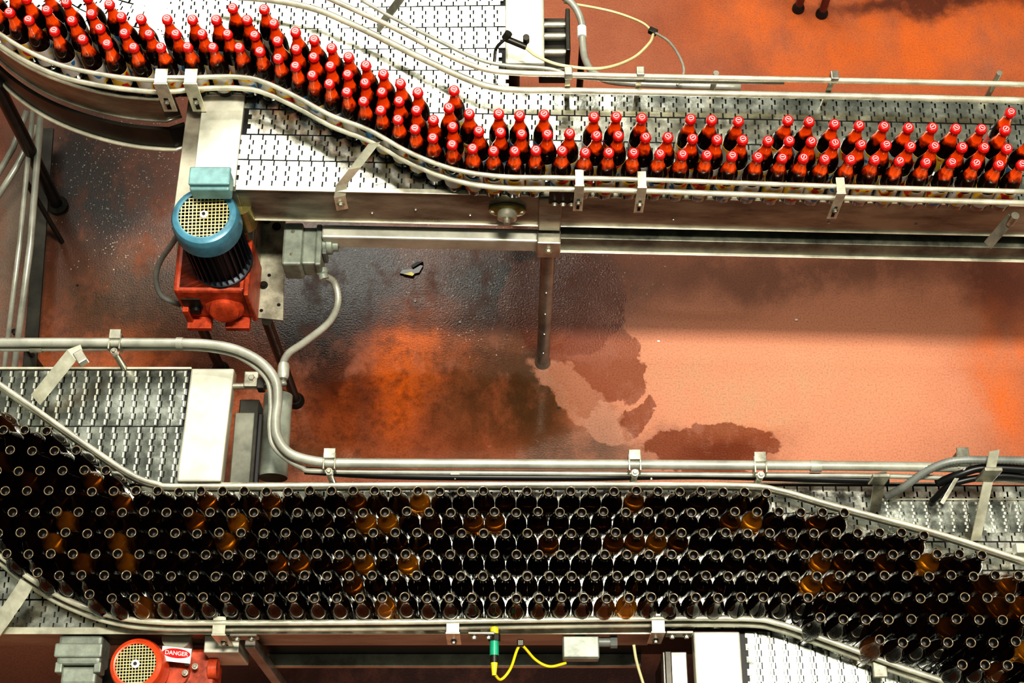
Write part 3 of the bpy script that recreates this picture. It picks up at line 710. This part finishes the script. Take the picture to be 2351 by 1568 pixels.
box(mf,'cabinet',(P(2150,-60,0).x,P(2150,-70,0).y+.25,.62),(1.4,.30,.20),DSTEEL)

se=empty('photoelectric_sensor')
q=P(1135,1480,ZL+.04)
cyl(se,'sensor_head',q+Vector((0,.045,.02)),q+Vector((0,.025,.02)),.012,YEL)
cyl(se,'locknut',q+Vector((0,.025,.02)),q+Vector((0,.005,.02)),.017,DSTEEL,8)
cyl(se,'lens_ring',q+Vector((0,.005,.02)),q+Vector((0,-.035,.02)),.013,GREEN)
cyl(se,'body',q+Vector((0,-.035,.02)),q+Vector((0,-.055,.02)),.011,DSTEEL)
cyl(se,'plug',q+Vector((0,-.055,.02)),q+Vector((0,-.09,.02)),.010,YEL,r2=.006)
tube(se,'cable',[q+Vector((0,-.085,.02)),P(1150,1560,ZL+.03),P(1172,1535,ZL+.02),P(1188,1490,ZL),P(1200,1483,ZL),P(1230,1515,ZL-.04),P(1262,1530,ZL-.05),P(1300,1522,ZL-.06)],.0042,YEL)
box(se,'cable_clip',P(1195,1476,ZL+.01),(.02,.02,.01),DSTEEL)
rb=empty('relay_box')
q=P(1333,1490,.95)
box(rb,'housing',q,(.105,.065,.05),GREYBOX,bevel=.006); box(rb,'lid',q+Vector((0,0,.027)),(.100,.060,.008),GREYBOX,bevel=.004)
cyl(rb,'gland',q+Vector((.05,.02,0)),q+Vector((.085,.02,0)),.014,FLEX); cyl(rb,'gland_nut',q+Vector((.085,.02,0)),q+Vector((.105,.02,0)),.018,FLEX,8)
tube(rb,'tube_line',[P(1455,1480,.98),P(1462,1520,.95),P(1480,1580,.9)],.0045,HOSE)
box(rb,'mount_tab',q+Vector((0,.06,0)),(.03,.09,.006),STEEL)

db=empty('broken_bottle_glass')
q=P(945,622,0)
def shard(pts,z,m,nm):
    prism(db,nm,[(q.x+a,q.y+b) for a,b in pts],.001,z,m,0)
shard([(-.045,-.015),(-.01,-.022),(.03,-.012),(.045,.018),(.03,.022),(.0,.004),(-.035,.0)],.010,SHARD,'shard_1')
shard([(-.03,-.02),(.005,-.028),(.012,-.020),(.0,-.010)],.013,BRASS,'shard_2')
shard([(.005,.005),(.045,.032),(.022,.032),(.0,.016)],.018,BLACK,'shard_3')
for i,(px,py) in enumerate(((1056,740),(1512,784),(1828,735),(1283,937),(953,692),(178,655))):
    g=P(px,py,0); cc_=[(.006*math.cos(t),.004*math.sin(t)) for t in np.linspace(0,5.2,6)]
    prism(db,'chip_%d'%i,[(g.x+a,g.y+b) for a,b in cc_],0,.004,WHITE if i!=3 and i!=5 else BLACK,0)

# ================================================================== FLOOR
def floor_mat():
    m,nt,b=base_mat('stained_shadowed_floor'); N=nt.nodes; Lk=nt.links
    g=N.new('ShaderNodeNewGeometry')
    def noise(scale,detail=5,rough=.6,vec=None,st=(1,1,1)):
        mp=N.new('ShaderNodeMapping'); mp.inputs['Scale'].default_value=st
        Lk.new(vec or g.outputs['Position'],mp.inputs['Vector'])
        n=N.new('ShaderNodeTexNoise'); n.inputs['Scale'].default_value=scale; n.inputs['Detail'].default_value=detail; n.inputs['Roughness'].default_value=rough
        Lk.new(mp.outputs[0],n.inputs['Vector']); return n
    nd=noise(2.6,7,.62)
    sub=N.new('ShaderNodeVectorMath'); sub.operation='SUBTRACT'; sub.inputs[1].default_value=(.5,.5,.5); Lk.new(nd.outputs['Color'],sub.inputs[0])
    def dist(amt,src=sub):
        scl=N.new('ShaderNodeVectorMath'); scl.operation='SCALE'; scl.inputs['Scale'].default_value=amt; Lk.new(src.outputs[0],scl.inputs[0])
        ad=N.new('ShaderNodeVectorMath'); ad.operation='ADD'; Lk.new(g.outputs['Position'],ad.inputs[0]); Lk.new(scl.outputs[0],ad.inputs[1]); return ad
    ad=dist(.42)
    nd2=noise(7,6,.6); sub2=N.new('ShaderNodeVectorMath'); sub2.operation='SUBTRACT'; sub2.inputs[1].default_value=(.5,.5,.5); Lk.new(nd2.outputs['Color'],sub2.inputs[0])
    ad2=dist(.22,sub2)
    def math_(op,a,bb):
        n=N.new('ShaderNodeMath'); n.operation=op; n.use_clamp=True
        for i,x in enumerate((a,bb)):
            if isinstance(x,(int,float)): n.inputs[i].default_value=x
            else: Lk.new(x,n.inputs[i])
        return n.outputs[0]
    def blob(px,py,rx,ry,soft,pos=None,rot=0):
        c=P(px,py,0); c2=P(px+rx,py,0); c3=P(px,py-ry,0)
        s=N.new('ShaderNodeVectorMath'); s.operation='SUBTRACT'; s.inputs[1].default_value=(c.x,c.y,0); Lk.new((pos or ad).outputs[0],s.inputs[0])
        src=s.outputs[0]
        if rot:
            vr=N.new('ShaderNodeVectorRotate'); vr.rotation_type='Z_AXIS'; vr.inputs['Angle'].default_value=rot; Lk.new(src,vr.inputs['Vector']); src=vr.outputs[0]
        k=N.new('ShaderNodeVectorMath'); k.operation='MULTIPLY'; k.inputs[1].default_value=(1/abs(c2.x-c.x),1/abs(c3.y-c.y),0); Lk.new(src,k.inputs[0])
        l=N.new('ShaderNodeVectorMath'); l.operation='LENGTH'; Lk.new(k.outputs[0],l.inputs[0])
        r=N.new('ShaderNodeMapRange'); r.interpolation_type='SMOOTHSTEP'; r.inputs['From Min'].default_value=1+soft/2; r.inputs['From Max'].default_value=1-soft; Lk.new(l.outputs['Value'],r.inputs[0])
        return r.outputs[0]
    def ramp(x,a,bb):
        r=N.new('ShaderNodeMapRange'); r.inputs['From Min'].default_value=a; r.inputs['From Max'].default_value=bb; Lk.new(x,r.inputs[0]); return r.outputs[0]
    def mix(fac,A,col):
        n=N.new('ShaderNodeMix'); n.data_type='RGBA'
        if isinstance(fac,(int,float)): n.inputs[0].default_value=fac
        else: Lk.new(fac,n.inputs[0])
        if isinstance(A,tuple): n.inputs[6].default_value=(*A,1)
        else: Lk.new(A,n.inputs[6])
        if isinstance(col,tuple): n.inputs[7].default_value=(*col,1)
        else: Lk.new(col,n.inputs[7])
        return n.outputs[2]
    n1=noise(1.7,8,.65).outputs['Fac']; n2=noise(6,8,.7,st=(1,.7,1)).outputs['Fac']; n3=noise(3.2,8,.7,st=(1,.5,1)).outputs['Fac']; fine=noise(140,3,.6).outputs['Fac']
    n4=noise(18,6,.7).outputs['Fac']
    col=mix(ramp(n1,.35,.65),(.26,.078,.036),(.37,.125,.062))
    col=mix(math_('MULTIPLY',blob(1800,850,570,350,.5),.92),col,(.62,.265,.155))
    col=mix(math_('MULTIPLY',math_('MULTIPLY',blob(1760,900,330,100,.7),ramp(n2,.4,.66)),.7),col,(.46,.30,.17))
    OR=(.60,.135,.014)
    for (a,b_,c_,d_,o) in((930,770,90,230,.95),(330,560,80,110,.7),(2310,860,90,230,.9),(1950,60,420,150,.75),(2290,120,260,160,.6),(250,820,200,60,.6),(760,940,60,160,.5),(1690,1010,110,60,.7),(1010,720,50,170,.6)):
        col=mix(math_('MULTIPLY',math_('MULTIPLY',blob(a,b_,c_,d_,.6),ramp(n3,.34,.6)),o),col,OR)
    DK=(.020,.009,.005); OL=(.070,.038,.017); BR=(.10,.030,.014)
    for (a,b_,c_,d_,o,cc) in((190,420,250,260,1,DK),(330,690,280,150,.9,OL),(790,640,200,130,1,DK),(1200,640,240,110,1,DK),(1130,880,170,190,.85,OL),(1230,920,110,110,.8,OL),(800,870,120,160,.7,BR),(1330,1030,150,70,.8,OL),(720,740,110,200,1,DK),(1650,1030,170,60,.9,BR),(20,560,70,420,.9,(.15,.11,.08)),(700,1040,120,60,.7,OL),(1150,1540,1100,90,.95,(.055,.010,.007)),(2120,10,330,28,.85,(.06,.012,.006)),(2290,650,120,110,.7,(.12,.026,.012)),(1850,630,560,65,.6,(.09,.026,.012)),(1400,300,200,30,.3,BR)):  # includes painted shadows: band below the upper conveyor, strip at top right
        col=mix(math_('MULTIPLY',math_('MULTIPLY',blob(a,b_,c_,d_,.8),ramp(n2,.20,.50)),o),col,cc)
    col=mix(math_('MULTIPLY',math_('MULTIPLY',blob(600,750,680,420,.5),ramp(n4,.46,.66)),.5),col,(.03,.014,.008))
    wet=[]
    for (a,b_,c_,d_,rt) in((1365,840,105,110,0),(1640,1030,150,60,0),(1455,960,24,70,.5),(1290,690,150,120,0)):
        w=blob(a,b_,c_,d_,.04,ad2,rt); wet.append(w)
        col=mix(math_('MULTIPLY',w,.70),col,(.19,.048,.020))
    dry=blob(1340,930,150,42,.10,ad2,.78)
    col=mix(math_('MULTIPLY',dry,.65),col,(.46,.22,.14))
    def specks(scale,thr):
        v=N.new('ShaderNodeTexVoronoi'); v.inputs['Scale'].default_value=scale; Lk.new(g.outputs['Position'],v.inputs['Vector'])
        sc=N.new('ShaderNodeSeparateColor'); Lk.new(v.outputs['Color'],sc.inputs[0])
        t=math_('MULTIPLY',sc.outputs[0],thr)
        return math_('LESS_THAN',v.outputs['Distance'],t), sc.outputs[1]
    fm=None
    for (a,b_,c_,d_) in((1150,610,280,140),(960,590,150,70),(320,400,160,190),(1100,680,190,80)):
        x=blob(a,b_,c_,d_,.9); fm=x if fm is None else math_('MAXIMUM',fm,x)
    s1,r1=specks(120,.36); s2,r2=specks(70,.28)
    gate=math_('GREATER_THAN',math_('MULTIPLY',fm,ramp(n2,.34,.60)),r1)
    gate2=math_('GREATER_THAN',math_('MULTIPLY',fm,ramp(n2,.40,.68)),r2)
    spk=math_('MAXIMUM',math_('MULTIPLY',s1,gate),math_('MULTIPLY',s2,gate2))
    s3,r3=specks(22,.04)
    spk=math_('MAXIMUM',spk,math_('MULTIPLY',s3,math_('GREATER_THAN',r3,.75)))
    col=mix(math_('MULTIPLY',spk,.50),col,(.70,.62,.48))
    col=mix(math_('MULTIPLY',ramp(fine,.45,.7),.28),col,(.03,.012,.006))
    Lk.new(col,b.inputs['Base Color'])
    wm=blob(700,750,820,420,.6)
    for w in wet: wm=math_('MAXIMUM',wm,w)
    wm=math_('MULTIPLY',wm,ramp(n2,.3,.5))
    r=N.new('ShaderNodeMapRange'); r.inputs['To Min'].default_value=.55; r.inputs['To Max'].default_value=.18; Lk.new(wm,r.inputs[0])
    pud=math_('MULTIPLY',blob(1000,960,330,110,.25,ad2),ramp(n4,.30,.40))
    r2_=N.new('ShaderNodeMix'); r2_.data_type='FLOAT'; Lk.new(pud,r2_.inputs[0]); Lk.new(r.outputs[0],r2_.inputs[2]); r2_.inputs[3].default_value=.07
    Lk.new(r2_.outputs[0],b.inputs['Roughness'])
    bp=N.new('ShaderNodeBump'); bp.inputs['Distance'].default_value=.003; Lk.new(fine,bp.inputs['Height']); Lk.new(bp.outputs[0],b.inputs['Normal'])
    st=N.new('ShaderNodeMapRange'); st.inputs['To Min'].default_value=.35; st.inputs['To Max'].default_value=.03; Lk.new(pud,st.inputs[0]); Lk.new(st.outputs[0],bp.inputs['Strength'])
    return m
mesh('floor',[(-6,-3,0),(6,-3,0),(6,9,0),(-6,9,0)],[(0,1,2,3)],None,floor_mat())

# ================================================================== LIGHTS
def area(name,loc,tgt,sx,sy,power,col=(1,1,1)):
    l=bpy.data.lights.new(name,'AREA'); l.shape='RECTANGLE'; l.size=sx; l.size_y=sy; l.energy=power; l.color=col
    o=bpy.data.objects.new(name,l); COL.objects.link(o); o.location=loc
    o.rotation_euler=(Vector(tgt)-Vector(loc)).to_track_quat('-Z','Y').to_euler(); return o
area('ceiling_lamp_key',(0.5,1.2,7.2),(0.5,1.9,0),1.4,.45,400,(1,.96,.86))
area('ceiling_lamp_rear',(-1.7,6.3,6.6),(-.6,2.4,1),3.7,2.0,140,(1,.98,.90))
area('ceiling_lamp_strip',(-.61,4.73,7.5),(-.61,2.6,0),1.0,.22,45,(1,.97,.9))
area('ceiling_lamp_side',(4.5,1.5,5.5),(0.8,2,0.5),1.5,1.5,60,(1,.93,.8))
w=bpy.data.worlds.new('hall'); bpy.context.scene.world=w; w.use_nodes=True
bg=w.node_tree.nodes['Background']; bg.inputs[0].default_value=(.95,.98,.84,1); bg.inputs[1].default_value=.27
sc=bpy.context.scene
sc.view_settings.view_transform='Standard'
for lk in ('High Contrast','Medium High Contrast'):
    try: sc.view_settings.look=lk; break
    except Exception as ex: print(ex)
sc.view_settings.exposure=0.12
